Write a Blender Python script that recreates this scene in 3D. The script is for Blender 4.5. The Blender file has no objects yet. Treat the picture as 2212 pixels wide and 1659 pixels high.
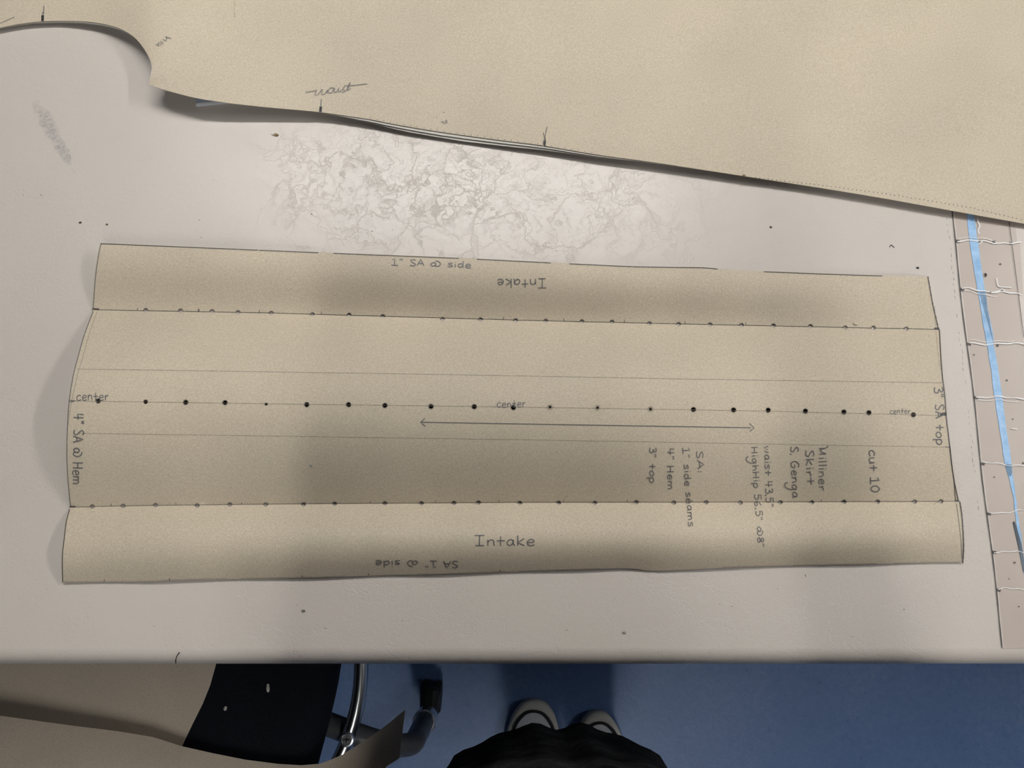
import bpy, bmesh, math, random
from mathutils import Vector, Matrix
from mathutils.geometry import delaunay_2d_cdt
random.seed(7)
R = math.radians
scene = bpy.context.scene
C = scene.collection

# ------------------------------------------------------------------ camera
FPX = 1662.0                      # focal length in pixels of the 2212 px wide frame
TILT = R(11.8)
TZ = 0.92                         # height of the table top
CAM = Vector((0.0, 0.0, TZ + 0.631))
cd = bpy.data.cameras.new('camera'); cam = bpy.data.objects.new('camera', cd); C.objects.link(cam)
cd.sensor_width = 36.0; cd.lens = FPX / 2212 * 36.0; cd.clip_start = 0.02
cam.location = CAM; cam.rotation_euler = (TILT, 0, 0)
scene.camera = cam
def P(px, py, z):
    """point of the place at height z that the photograph shows at px, py"""
    dx = (px - 1106) / FPX; dy = -(py - 829.5) / FPX
    d = Vector((dx, dy*math.cos(TILT) + math.sin(TILT), dy*math.sin(TILT) - math.cos(TILT)))
    t = (z - CAM.z) / d.z
    return CAM + d*t

# ------------------------------------------------------------------ world, exposure, ceiling light plan
w = bpy.data.worlds.new('world'); scene.world = w; w.use_nodes = True
w.node_tree.nodes['Background'].inputs[0].default_value = (0.8, 0.85, 0.9, 1)
w.node_tree.nodes['Background'].inputs[1].default_value = 0.05
vs = scene.view_settings
vs.view_transform = 'Standard'; vs.look = 'None'; vs.gamma = 1.0; vs.use_curve_mapping = False
vs.exposure = -0.12
CEIL = 2.70
# strip lights: x, y, height of the housing, radiance of the diffuser, along the room or across (radiance set lamp by lamp)
LAMPS = [(-0.12, 0.97, 2.24, 53.0, 0, 'hung over the far side of the table'),
         (0.25, -1.4, CEIL, 52.0, 1, 'on the ceiling behind the standing person'),
         (2.1, 0.60, CEIL, 115.0, 1, 'on the ceiling right of the table, turned lengthwise')]

# ------------------------------------------------------------------ helpers
def nt(name):
    m = bpy.data.materials.new(name); m.use_nodes = True
    t = m.node_tree; return m, t, t.nodes['Principled BSDF']
def plain(name, col, rough=0.6, metal=0.0, spec=0.5, alpha=1.0, emit=None):
    m, t, b = nt(name)
    b.inputs['Base Color'].default_value = (*col, 1); b.inputs['Roughness'].default_value = rough
    b.inputs['Metallic'].default_value = metal; b.inputs['Specular IOR Level'].default_value = spec
    b.inputs['Alpha'].default_value = alpha
    if emit:
        b.inputs['Emission Color'].default_value = (*emit[0], 1); b.inputs['Emission Strength'].default_value = emit[1]
    return m
def N(t, kind, **kw):
    n = t.nodes.new(kind)
    for k, v in kw.items():
        if k in n.inputs.keys(): n.inputs[k].default_value = v
        else: setattr(n, k, v)
    return n
def ramp(t, fac, stops):
    n = t.nodes.new('ShaderNodeValToRGB'); e = n.color_ramp.elements
    while len(e) > 1: e.remove(e[-1])
    e[0].position = stops[0][0]; e[0].color = (*stops[0][1], 1)
    for p, c in stops[1:]:
        k = e.new(p); k.color = (*c, 1)
    t.links.new(fac, n.inputs[0]); return n
def math_n(t, op, a, b=None, clamp=False):
    n = t.nodes.new('ShaderNodeMath'); n.operation = op; n.use_clamp = clamp
    for i, v in enumerate((a, b)):
        if v is None: continue
        if isinstance(v, (int, float)): n.inputs[i].default_value = v
        else: t.links.new(v, n.inputs[i])
    return n.outputs[0]
def mix(t, fac, a, b, mode='MIX'):
    n = t.nodes.new('ShaderNodeMix'); n.data_type = 'RGBA'; n.blend_type = mode
    for s, v in ((n.inputs[0], fac), (n.inputs[6], a), (n.inputs[7], b)):
        if hasattr(v, 'links'): t.links.new(v, s)
        elif isinstance(v, (int, float)): s.default_value = v
        else: s.default_value = (*v, 1)
    return n.outputs[2]
ORG = {}
def worg(o): return ORG.get(o.name, Vector((0, 0, 0)))
def put(name, loc, label=None, cat=None, group=None, kind=None):
    o = bpy.data.objects.new(name, None); C.objects.link(o); o.location = loc
    o.empty_display_size = 0.05
    ORG[o.name] = Vector(loc); tag(o, label, cat, group, kind); return o
def tag(o, label=None, cat=None, group=None, kind=None):
    for k, v in (('label', label), ('category', cat), ('group', group), ('kind', kind)):
        if v: o[k] = v
    return o
def mesh(name, verts, faces, mat, parent=None, loc=None, smooth=False, label=None, cat=None, group=None, kind=None):
    """verts in world coordinates; the object's origin is its parent's, or loc"""
    og = Vector(loc) if loc is not None else (worg(parent) if parent else Vector((0, 0, 0)))
    me = bpy.data.meshes.new(name)
    me.from_pydata([tuple(Vector(v) - og) for v in verts], [], faces); me.update()
    if smooth:
        for p in me.polygons: p.use_smooth = True
    me.materials.append(mat)
    o = bpy.data.objects.new(name, me); C.objects.link(o)
    if parent: o.parent = parent; o.location = og - worg(parent)
    else: o.location = og
    ORG[o.name] = og
    tag(o, label, cat, group, kind); return o
class MB:
    def __init__(s): s.v = []; s.f = []
    def add(s, v, f):
        n = len(s.v); s.v += [Vector(q) for q in v]; s.f += [tuple(i + n for i in q) for q in f]
    def box(s, c, d, bev=0.0, rot=None):
        bm = bmesh.new(); bmesh.ops.create_cube(bm, size=1)
        for v in bm.verts: v.co = Vector((v.co.x*d[0], v.co.y*d[1], v.co.z*d[2]))
        if bev: bmesh.ops.bevel(bm, geom=bm.edges[:], offset=bev, segments=3, affect='EDGES', profile=0.5)
        if rot: bmesh.ops.rotate(bm, verts=bm.verts, matrix=rot)
        bm.verts.index_update()
        s.add([v.co + Vector(c) for v in bm.verts], [[v.index for v in f.verts] for f in bm.faces]); bm.free()
    def tube(s, pts, r, n=16, cap=True, closed=False):
        pts = [Vector(p) for p in pts]; m = len(pts)
        rr = r if isinstance(r, (list, tuple)) else [r]*m
        v = []; up = None
        for i, p in enumerate(pts):
            a = pts[(i-1) % m] if (closed or i > 0) else p; b = pts[(i+1) % m] if (closed or i < m-1) else p
            t = (b - a).normalized()
            if up is None:
                up = Vector((0, 0, 1)) if abs(t.z) < .9 else Vector((1, 0, 0))
            x = up - t*up.dot(t); x.normalize(); up = x; y = t.cross(x)
            for k in range(n):
                q = 2*math.pi*k/n; v.append(p + (x*math.cos(q) + y*math.sin(q))*rr[i])
        f = []
        for i in range(m if closed else m-1):
            for k in range(n):
                j = (i+1) % m
                f.append((i*n+k, i*n+(k+1) % n, j*n+(k+1) % n, j*n+k))
        if cap and not closed:
            f.append(tuple(range(n))[::-1]); f.append(tuple((m-1)*n+k for k in range(n)))
        s.add(v, f)
    def lathe(s, c, prof, n=32, axis='z'):
        v = []; f = []
        for (r, z) in prof:
            for k in range(n):
                q = 2*math.pi*k/n; x, y = r*math.cos(q), r*math.sin(q)
                d = (x, y, z) if axis == 'z' else ((z, x, y) if axis == 'x' else (y, z, x))
                v.append(Vector(c) + Vector(d))
        for i in range(len(prof)-1):
            for k in range(n): f.append((i*n+k, i*n+(k+1) % n, (i+1)*n+(k+1) % n, (i+1)*n+k))
        f.append(tuple(range(n))[::-1]); f.append(tuple((len(prof)-1)*n+k for k in range(n)))
        s.add(v, f)
    def build(s, name, mat, parent=None, **k): return mesh(name, s.v, s.f, mat, parent, **k)
def solid(o, th):
    """give a sheet its thickness, with crisp edges"""
    me = o.data; v0 = [q.co.copy() for q in me.vertices]; n0 = [q.normal.copy() for q in me.vertices]; n = len(v0)
    f0 = [tuple(p.vertices) for p in me.polygons]; cnt = {}
    for f_ in f0:
        for a, b_ in zip(f_, f_[1:] + f_[:1]): cnt[(a, b_)] = 1
    rim = [(a, b_) for (a, b_) in cnt if (b_, a) not in cnt]
    mat = me.materials[0]; nm = me.name
    m2 = bpy.data.meshes.new(nm)
    m2.from_pydata(v0 + [p - q*th for p, q in zip(v0, n0)], [], f0 + [tuple(i+n for i in f_)[::-1] for f_ in f0] + [(b_, a, a+n, b_+n) for a, b_ in rim]); m2.update()
    for p in m2.polygons: p.use_smooth = True
    sh = {frozenset(q) for q in rim} | {frozenset((a+n, b_+n)) for a, b_ in rim}
    for e in m2.edges:
        if frozenset(e.vertices) in sh: e.use_edge_sharp = True
    m2.materials.append(mat); o.data = m2; return o
def lerp_tab(tab, x):
    if x <= tab[0][0]: return tab[0][1]
    for (a, va), (b, vb) in zip(tab, tab[1:]):
        if x <= b: return va + (vb - va)*(x - a)/(b - a)
    return tab[-1][1]
def catmull(p, step=3.0, closed=False):
    out = []; n = len(p)
    for i in range(n if closed else n-1):
        if closed: a, b, c, d = p[(i-1) % n], p[i], p[(i+1) % n], p[(i+2) % n]
        else: a, b, c, d = p[max(i-1, 0)], p[i], p[i+1], p[min(i+2, n-1)]
        L = math.hypot(c[0]-b[0], c[1]-b[1]); k = max(1, int(L/step))
        for j in range(k):
            t = j/k
            out.append(tuple(.5*(2*b[q] + (c[q]-a[q])*t + (2*a[q]-5*b[q]+4*c[q]-d[q])*t*t + (3*b[q]-a[q]-3*c[q]+d[q])*t**3) for q in (0, 1)))
    if not closed: out.append(tuple(p[-1][:2]))
    return out
def dens(p, step):
    out = []
    for a, b in zip(p, p[1:]):
        k = max(1, int(math.hypot(b[0]-a[0], b[1]-a[1])/step))
        out += [(a[0]+(b[0]-a[0])*j/k, a[1]+(b[1]-a[1])*j/k) for j in range(k)]
    return out + [tuple(p[-1])]
def inside(poly, x, y):
    r = False; j = len(poly)-1
    for i in range(len(poly)):
        xi, yi = poly[i][0], poly[i][1]; xj, yj = poly[j][0], poly[j][1]
        if (yi > y) != (yj > y) and x < (xj-xi)*(y-yi)/(yj-yi)+xi: r = not r
        j = i
    return r
def sheet_tris(outline, step, holes=(), lines=(), ystep=None):
    """outline, holes: closed loops; lines: open constraint lines -> points, triangles (flat)"""
    pts = []; ed = []
    def loop(l, closed=True):
        n = len(pts); pts.extend(Vector((q[0], q[1])) for q in l)
        ed.extend((n+i, n+i+1) for i in range(len(l)-1))
        if closed: ed.append((n+len(l)-1, n))
    loop(outline)
    for h in holes: loop(h)
    for l in lines: loop(l, False)
    ys = ystep or step
    x0 = min(q[0] for q in outline); x1 = max(q[0] for q in outline); y0 = min(q[1] for q in outline); y1 = max(q[1] for q in outline)
    hc = [(sum(q[0] for q in h)/len(h), sum(q[1] for q in h)/len(h), max(math.hypot(q[0]-h[0][0], q[1]-h[0][1]) for q in h)/2) for h in holes]
    y = y0 + ys/2; row = 0
    while y < y1:
        x = x0 + (step/2 if row % 2 else 0.3*step)
        while x < x1:
            if inside(outline, x, y) and all((x-a)**2+(y-b)**2 > (r+3)**2 for a, b, r in hc): pts.append(Vector((x, y)))
            x += step
        y += ys; row += 1
    vo, _, fo, _, _, _ = delaunay_2d_cdt(pts, ed, [], 0, 1e-4)
    keep = []
    for f in fo:
        cx = sum(vo[i].x for i in f)/3; cy = sum(vo[i].y for i in f)/3
        if not inside(outline, cx, cy): continue
        if any((cx-a)**2+(cy-b)**2 < r*r*.95 for a, b, r in hc): continue
        keep.append(tuple(f))
    return vo, keep
def ribbon_verts(line, width, zf, mb, dz=0.00025, step=7.0):
    """a thin mark drawn on a surface: line in photo pixels, zf gives the surface height"""
    q = dens(line, step); n = len(q); v = []
    for i in range(n):
        a = q[max(i-1, 0)]; b = q[min(i+1, n-1)]
        tx, ty = b[0]-a[0], b[1]-a[1]; L = math.hypot(tx, ty) or 1
        wv = (width if not callable(width) else width(i/(n-1) if n > 1 else 0))/2
        nx, ny = -ty/L*wv, tx/L*wv
        for s in (1, -1):
            x, y = q[i][0]+nx*s, q[i][1]+ny*s
            v.append(P(x, y, zf(x, y)+dz))
    mb.add(v, [(2*i, 2*i+1, 2*i+3, 2*i+2)[::-1] for i in range(n-1)])

# ------------------------------------------------------------------ materials
def kraft(name, dark, mid, light, bump=0.15):
    m, t, b = nt(name)
    tc = N(t, 'ShaderNodeTexCoord').outputs['Object']
    n1 = N(t, 'ShaderNodeTexNoise', Scale=650.0, Detail=4.0, Roughness=0.65); t.links.new(tc, n1.inputs['Vector'])
    n2 = N(t, 'ShaderNodeTexNoise', Scale=9.0, Detail=2.0); t.links.new(tc, n2.inputs['Vector'])
    n3 = N(t, 'ShaderNodeTexNoise', Scale=1300.0, Detail=1.0); t.links.new(tc, n3.inputs['Vector'])
    r = ramp(t, n1.outputs['Fac'], [(0.25, dark), (0.5, mid), (0.72, light)])
    sp = ramp(t, n3.outputs['Fac'], [(0.23, (0.45, 0.42, 0.38)), (0.29, (1, 1, 1))])
    c = mix(t, 1.0, r.outputs[0], sp.outputs[0], 'MULTIPLY')
    big = ramp(t, n2.outputs['Fac'], [(0.3, (0.94, 0.94, 0.94)), (0.7, (1.05, 1.04, 1.03))])
    c = mix(t, 1.0, c, big.outputs[0], 'MULTIPLY')
    t.links.new(c, b.inputs['Base Color'])
    b.inputs['Roughness'].default_value = 0.62; b.inputs['Specular IOR Level'].default_value = 0.35
    bp = N(t, 'ShaderNodeBump', Strength=bump, Distance=0.0003); t.links.new(n1.outputs['Fac'], bp.inputs['Height'])
    t.links.new(bp.outputs[0], b.inputs['Normal'])
    return m
M_PAPER = kraft('brown_pattern_paper', (0.43, 0.37, 0.275), (0.50, 0.435, 0.33), (0.58, 0.515, 0.40))
M_PAPER2 = kraft('brown_paper_offcut', (0.40, 0.34, 0.26), (0.47, 0.40, 0.31), (0.53, 0.46, 0.36))
M_EDGE = plain('paper_underlayer', (0.52, 0.50, 0.45), 0.7)
def pencil(name, col, cov):
    m, t, b = nt(name)
    tc = N(t, 'ShaderNodeTexCoord').outputs['Object']
    n1 = N(t, 'ShaderNodeTexNoise', Scale=1800.0, Detail=2.0); t.links.new(tc, n1.inputs['Vector'])
    r = ramp(t, n1.outputs['Fac'], [(0.3, (cov+.25,)*3), (0.7, (max(cov-.3, 0),)*3)])
    b.inputs['Base Color'].default_value = (*col, 1); b.inputs['Roughness'].default_value = 0.5
    t.links.new(r.outputs[0], b.inputs['Alpha'])
    return m
M_PENCIL = pencil('soft_pencil', (0.11, 0.11, 0.12), 0.8)
M_FAINT = pencil('faint_pencil', (0.15, 0.135, 0.115), 0.45)
M_DARK = pencil('dark_pencil_and_shade', (0.05, 0.045, 0.045), 0.85)
M_INK = plain('black_ink_and_shade', (0.012, 0.012, 0.013), 0.6)
def vinyl():
    m, t, b = nt('taupe_table_vinyl')
    tc = N(t, 'ShaderNodeTexCoord').outputs['Object']
    base = N(t, 'ShaderNodeTexNoise', Scale=5.0, Detail=3.0); t.links.new(tc, base.inputs['Vector'])
    r = ramp(t, base.outputs['Fac'], [(0.3, (0.515, 0.467, 0.415)), (0.7, (0.545, 0.50, 0.45))])
    # dark graphite smear, a streak of its own shape
    a = P(78, 215, TZ); c = P(160, 372, TZ); a = Vector((a.x, a.y, 0)); c = Vector((c.x, c.y, 0))
    d = (c - a); L = d.length; d.normalize(); nrm = Vector((-d.y, d.x, 0))
    warp = N(t, 'ShaderNodeTexNoise', Scale=75.0, Detail=4.0); t.links.new(tc, warp.inputs['Vector'])
    def proj(axis, org):
        s = N(t, 'ShaderNodeVectorMath', operation='SUBTRACT'); t.links.new(tc, s.inputs[0]); s.inputs[1].default_value = org
        q = N(t, 'ShaderNodeVectorMath', operation='DOT_PRODUCT'); t.links.new(s.outputs[0], q.inputs[0]); q.inputs[1].default_value = axis
        return q.outputs['Value']
    oa = Vector((a.x, a.y, 0)) - TORG
    u = math_n(t, 'DIVIDE', proj(d, oa), L); v = math_n(t, 'DIVIDE', proj(nrm, oa), math_n(t, 'SUBTRACT', 0.0088, math_n(t, 'MULTIPLY', math_n(t, 'MAXIMUM', u, 0.0), 0.005)))
    uc = math_n(t, 'ABSOLUTE', math_n(t, 'SUBTRACT', math_n(t, 'MULTIPLY', u, 2.0), 1.0))
    uc = math_n(t, 'POWER', uc, 4.0)
    e = math_n(t, 'ADD', uc, math_n(t, 'POWER', math_n(t, 'ABSOLUTE', v), 2.0))
    e = math_n(t, 'ADD', e, math_n(t, 'MULTIPLY', math_n(t, 'SUBTRACT', warp.outputs['Fac'], 0.5), 3.4))
    sm = ramp(t, e, [(0.25, (0.5, 0.5, 0.5)), (0.95, (0, 0, 0))])
    fine = N(t, 'ShaderNodeTexNoise', Scale=420.0, Detail=2.0); t.links.new(tc, fine.inputs['Vector'])
    fr = ramp(t, fine.outputs['Fac'], [(0.35, (1, 1, 1)), (0.65, (0.25, 0.25, 0.25))])
    smf = math_n(t, 'MULTIPLY', sm.outputs[0], fr.outputs[0])
    col = mix(t, smf, r.outputs[0], (0.14, 0.15, 0.155))
    t.links.new(col, b.inputs['Base Color'])
    # creases
    wp = N(t, 'ShaderNodeTexNoise', Scale=16.0, Detail=7.0, Roughness=0.62); t.links.new(tc, wp.inputs['Vector'])
    wv = N(t, 'ShaderNodeVectorMath', operation='SCALE'); t.links.new(wp.outputs['Color'], wv.inputs[0]); wv.inputs['Scale'].default_value = 0.13
    ad = N(t, 'ShaderNodeVectorMath', operation='ADD'); t.links.new(tc, ad.inputs[0]); t.links.new(wv.outputs[0], ad.inputs[1])
    hs = []
    for sc, wd, am in ((11.0, 0.012, 1.0), (24.0, 0.018, 0.7), (60.0, 0.03, 0.35)):
        vo = N(t, 'ShaderNodeTexVoronoi', feature='DISTANCE_TO_EDGE', Scale=sc); t.links.new(ad.outputs[0], vo.inputs['Vector'])
        rr = ramp(t, vo.outputs['Distance'], [(0.0, (0, 0, 0)), (wd, (1, 1, 1))])
        hs.append(math_n(t, 'MULTIPLY', rr.outputs[0], am))
    ck = N(t, 'ShaderNodeTexNoise', Scale=190.0, Detail=5.0, Roughness=0.7); t.links.new(tc, ck.inputs['Vector'])
    mk = N(t, 'ShaderNodeTexNoise', Scale=6.0, Detail=2.0); t.links.new(tc, mk.inputs['Vector'])
    mr = ramp(t, mk.outputs['Fac'], [(0.36, (0.2, 0.2, 0.2)), (0.52, (1, 1, 1))])
    cre = math_n(t, 'ADD', math_n(t, 'ADD', hs[0], hs[1]), hs[2])
    cre = math_n(t, 'MULTIPLY', math_n(t, 'ADD', cre, math_n(t, 'MULTIPLY', ck.outputs['Fac'], 0.9)), mr.outputs[0])
    g = N(t, 'ShaderNodeTexNoise', Scale=900.0, Detail=2.0); t.links.new(tc, g.inputs['Vector'])
    hh = math_n(t, 'ADD', cre, math_n(t, 'MULTIPLY', g.outputs['Fac'], 0.35))
    bp = N(t, 'ShaderNodeBump', Strength=0.42, Distance=0.0004); t.links.new(hh, bp.inputs['Height'])
    t.links.new(bp.outputs[0], b.inputs['Normal'])
    b.inputs['Roughness'].default_value = 0.31; b.inputs['Specular IOR Level'].default_value = 0.5
    return m
def floor_mat():
    m, t, b = nt('blue_sheet_floor')
    tc = N(t, 'ShaderNodeTexCoord').outputs['Object']
    a = N(t, 'ShaderNodeTexNoise', Scale=110.0, Detail=6.0, Roughness=0.8); t.links.new(tc, a.inputs['Vector'])
    c = N(t, 'ShaderNodeTexNoise', Scale=5.0, Detail=2.0); t.links.new(tc, c.inputs['Vector'])
    s = math_n(t, 'ADD', math_n(t, 'MULTIPLY', a.outputs['Fac'], 0.7), math_n(t, 'MULTIPLY', c.outputs['Fac'], 0.3))
    r = ramp(t, s, [(0.35, (0.072, 0.145, 0.315)), (0.5, (0.088, 0.165, 0.345)), (0.62, (0.125, 0.20, 0.37))])
    t.links.new(r.outputs[0], b.inputs['Base Color'])
    rr = ramp(t, a.outputs['Fac'], [(0.35, (0.27,)*3), (0.65, (0.40,)*3)])
    t.links.new(rr.outputs[0], b.inputs['Roughness'])
    bp = N(t, 'ShaderNodeBump', Strength=0.45, Distance=0.0012); t.links.new(a.outputs['Fac'], bp.inputs['Height'])
    t.links.new(bp.outputs[0], b.inputs['Normal'])
    return m
def cloth(name, c0, c1, sc=60, bump=0.5, dist=0.004, stretch=(1, 1, 1), rough=0.9):
    m, t, b = nt(name)
    tc = N(t, 'ShaderNodeTexCoord').outputs['Object']
    mp = N(t, 'ShaderNodeMapping'); mp.inputs['Scale'].default_value = stretch; t.links.new(tc, mp.inputs['Vector'])
    a = N(t, 'ShaderNodeTexNoise', Scale=float(sc), Detail=5.0); t.links.new(mp.outputs[0], a.inputs['Vector'])
    r = ramp(t, a.outputs['Fac'], [(0.35, c0), (0.7, c1)]); t.links.new(r.outputs[0], b.inputs['Base Color'])
    bp = N(t, 'ShaderNodeBump', Strength=bump, Distance=dist); t.links.new(a.outputs['Fac'], bp.inputs['Height'])
    t.links.new(bp.outputs[0], b.inputs['Normal'])
    b.inputs['Roughness'].default_value = rough; b.inputs['Specular IOR Level'].default_value = 0.15
    return m
M_SEAT = cloth('black_seat_fabric', (0.003, 0.0035, 0.006), (0.006, 0.007, 0.011), 500, 0.3, 0.0005)
M_BLACKCLOTH = cloth('black_clothing', (0.0025, 0.0025, 0.003), (0.018, 0.018, 0.017), 38, 0.9, 0.012, (0.6, 1.2, 1.4))
M_CHROME = plain('chrome', (0.78, 0.79, 0.80), 0.22, 1.0)
M_LEG = plain('dark_grey_enamel', (0.06, 0.062, 0.066), 0.38)
M_RUBBER = plain('black_rubber', (0.008, 0.008, 0.009), 0.6)
M_CANVAS = cloth('white_canvas', (0.70, 0.70, 0.73), (0.78, 0.78, 0.80), 300, 0.3, 0.0005)
M_FOXING = plain('off_white_rubber', (0.62, 0.60, 0.53), 0.55)
M_SKIN = plain('skin', (0.45, 0.27, 0.19), 0.5)
M_HAIR = plain('dark_hair', (0.02, 0.014, 0.01), 0.5)
M_WALL = plain('grey_wall_paint', (0.30, 0.30, 0.30), 0.8)
M_CEIL = plain('grey_ceiling', (0.40, 0.40, 0.40), 0.9)
M_LAMP = plain('lamp_housing', (0.8, 0.8, 0.8), 0.5)
M_STEEL = plain('grey_steel', (0.25, 0.25, 0.26), 0.4, 0.6)

# ------------------------------------------------------------------ room
M_FLOOR = floor_mat()
RX0, RX1, RY0, RY1 = -5.6, 5.4, -5.0, 6.0
def slab(name, c, d, mat):
    mb = MB(); mb.box(c, d); return mb.build(name, mat, loc=c, kind='structure')
slab('floor', ((RX0+RX1)/2, (RY0+RY1)/2, -0.05), (RX1-RX0+.4, RY1-RY0+.4, 0.1), M_FLOOR)
slab('ceiling', ((RX0+RX1)/2, (RY0+RY1)/2, CEIL+0.05), (RX1-RX0, RY1-RY0, 0.1), M_CEIL)
slab('wall_left', (RX0-.05, (RY0+RY1)/2, CEIL/2), (0.1, RY1-RY0, CEIL), M_WALL)
slab('wall_right', (RX1+.05, (RY0+RY1)/2, CEIL/2), (0.1, RY1-RY0, CEIL), M_WALL)
slab('wall_back', ((RX0+RX1)/2, RY1+.05, CEIL/2), (RX1-RX0+.2, 0.1, CEIL), M_WALL)
slab('wall_front', ((RX0+RX1)/2, RY0-.05, CEIL/2), (RX1-RX0+.2, 0.1, CEIL), M_WALL)
for (lx, ly, lz, lk, turn, where) in LAMPS:
    t = put('ceiling_light', (lx, ly, lz-0.07), 'white fluorescent strip light ' + where, 'lamp', 'fluorescent strip lights')
    def bar(off, z, d, bev):
        mb = MB(); c = (lx, ly+off, z) if turn else (lx+off, ly, z)
        mb.box(c, (d[1], d[0], d[2]) if turn else d, bev); return mb
    bar(0, lz-.02, (1.26, .13, .04), .004).build('housing', M_LAMP, t)
    for sx in (-.615, .615):
        bar(sx, lz-.055, (.03, .11, .032), .004).build('end_cap', M_LAMP, t)
        if lz < CEIL:
            mb = MB(); mb.tube([(lx+sx*.8, ly, lz-.001), (lx+sx*.8, ly, CEIL)], .004, 8); mb.build('hanger', M_STEEL, t)
    bar(0, lz-.0545, (1.198, .085, .029), .008).build('diffuser', plain('lit_diffuser', (0.9, 0.9, 0.9), 0.5, emit=((1.0, 0.985, 0.965), lk)), t)

# ------------------------------------------------------------------ cutting table
yf = P(1106, 1434, TZ-.012).y
TX0, TX1, TY1 = -0.95, 1.45, 1.12
TORG = Vector((0.25, 0.5, 0))
table = put('cutting_table', TORG, 'padded cutting table covered in creased taupe vinyl', 'table')
ORG[table.name] = TORG
# vinyl shader works in coordinates of the table's origin
M_VINYL = vinyl()
def rounded_top():
    r = 0.014; prof = []
    for k in range(9):
        a = math.pi/2*k/8; prof.append((yf + r - r*math.sin(a), TZ - r + r*math.cos(a)))   # top to the front extreme
    prof = [(TY1, TZ-.045), (TY1, TZ)] + [(yf+.03, TZ)] + prof + [(yf, TZ-.045)]
    xs = [TX0 + (TX1-TX0)*i/40 for i in range(41)]
    v = [(x, y, z) for x in xs for (y, z) in prof]; n = len(prof); f = []
    for i in range(40):
        for k in range(n):
            f.append((i*n+k, i*n+(k+1) % n, (i+1)*n+(k+1) % n, (i+1)*n+k))
    f.append(tuple(range(n))[::-1]); f.append(tuple(40*n+k for k in range(n)))
    return v, f
v, f = rounded_top()
top = mesh('table_top', v, f, M_VINYL, table)
md = top.modifiers.new('smooth', 'WEIGHTED_NORMAL'); 
for p in top.data.polygons: p.use_smooth = abs(p.normal.x) < .5
mb = MB(); mb.box(((TX0+TX1)/2, .56, TZ-.095), (TX1-TX0-.3, 1.0-.12, .10)); mb.build('apron', M_STEEL, table)
for sx in (TX0+.12, TX1-.12):
    for sy in (.17, TY1-.12):
        mb = MB(); mb.box((sx, sy, (TZ-.046)/2), (.06, .06, TZ-.046), .004); mb.build('leg', M_STEEL, table)
ZT = lambda x, y: TZ
# second strip of vinyl at the seam, pinker and matt, under clear tape
def flat_poly(px, z, th, mat, name, parent, smooth=False, **k):
    n = len(px); v = [P(x, y, z+th) for x, y in px]; v += [q - Vector((0, 0, th)) for q in v]
    f = [tuple(range(n))[::-1], tuple(range(n, 2*n))] + [(i, (i+1) % n, n+(i+1) % n, n+i) for i in range(n)]
    return mesh(name, v, f, mat, parent, **k)
def seam(y): return 2056 + (y-460)*(2170-2056)/970.0 + 1.5*math.sin(y/60)
m, t, b = nt('pink_taupe_vinyl')
tcx = N(t, 'ShaderNodeTexCoord').outputs['Object']; nx = N(t, 'ShaderNodeTexNoise', Scale=30.0, Detail=4.0); t.links.new(tcx, nx.inputs['Vector'])
rx = ramp(t, nx.outputs['Fac'], [(0.3, (0.515, 0.46, 0.41)), (0.7, (0.545, 0.49, 0.44))]); t.links.new(rx.outputs[0], b.inputs['Base Color'])
b.inputs['Roughness'].default_value = 0.4
M_PINK = m
edge = [(seam(y), y) for y in range(400, 1401, 20)]
flat_poly(edge + [(2700, 1400), (2700, 400)], TZ, .0006, M_PINK, 'vinyl_panel', table, label='pinkish taupe vinyl panel right of the seam')
ZS = lambda x, y: TZ + .0006
mb = MB(); ribbon_verts(edge, lambda q: 1.6 + 1.0*abs(math.sin(q*37)), ZS, mb, .0001)
mb.build('seam_line', M_DARK, table, label='dark seam line in the vinyl')
mb = MB()
for y in range(470, 1100, 13):
    if random.random() < .75:
        x = seam(y) - 13 - (y-470)*.004 + random.uniform(-2, 2)
        ribbon_verts([(x, y), (x+random.uniform(0, 2), y+random.uniform(4, 10))], random.uniform(.8, 1.8), ZT, mb, .0001)
mb.build('pencil_dashes', M_FAINT, table, kind='stuff')
# blue masking tape
m, t, b = nt('light_blue_tape')
tcx = N(t, 'ShaderNodeTexCoord').outputs['Object']; nx = N(t, 'ShaderNodeTexNoise', Scale=140.0, Detail=4.0); t.links.new(tcx, nx.inputs['Vector'])
rx = ramp(t, nx.outputs['Fac'], [(0.3, (0.23, 0.45, 0.72)), (0.7, (0.38, 0.60, 0.86))]); t.links.new(rx.outputs[0], b.inputs['Base Color'])
b.inputs['Roughness'].default_value = 0.45
bp = N(t, 'ShaderNodeBump', Strength=0.6, Distance=0.001); t.links.new(nx.outputs['Fac'], bp.inputs['Height']); t.links.new(bp.outputs[0], b.inputs['Normal'])
M_BLUE = m
L = [(2086, 430), (2089, 470), (2100, 560), (2114, 640), (2122, 690), (2132, 745), (2141, 800), (2149, 860), (2156, 910), (2166, 965), (2170, 1000), (2180, 1035), (2190, 1080), (2196, 1130), (2200, 1165), (2205, 1200), (2212, 1240)]
Rr = [(2213, 1238), (2210, 1195), (2205, 1150), (2199, 1110), (2193, 1060), (2187, 1020), (2183, 985), (2177, 945), (2171, 905), (2164, 850), (2155, 790), (2147, 745), (2144, 715), (2136, 680), (2127, 620), (2118, 560), (2109, 500), (2104, 465), (2101, 430)]
flat_poly([(x+random.uniform(-.8, .8), y) for x, y in dens(L, 12)] + [(x+random.uniform(-.8, .8), y) for x, y in dens(Rr, 12)], TZ+.0006, .0004, M_BLUE, 'masking_tape', table, label='light blue masking tape strip along the table seam')
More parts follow.
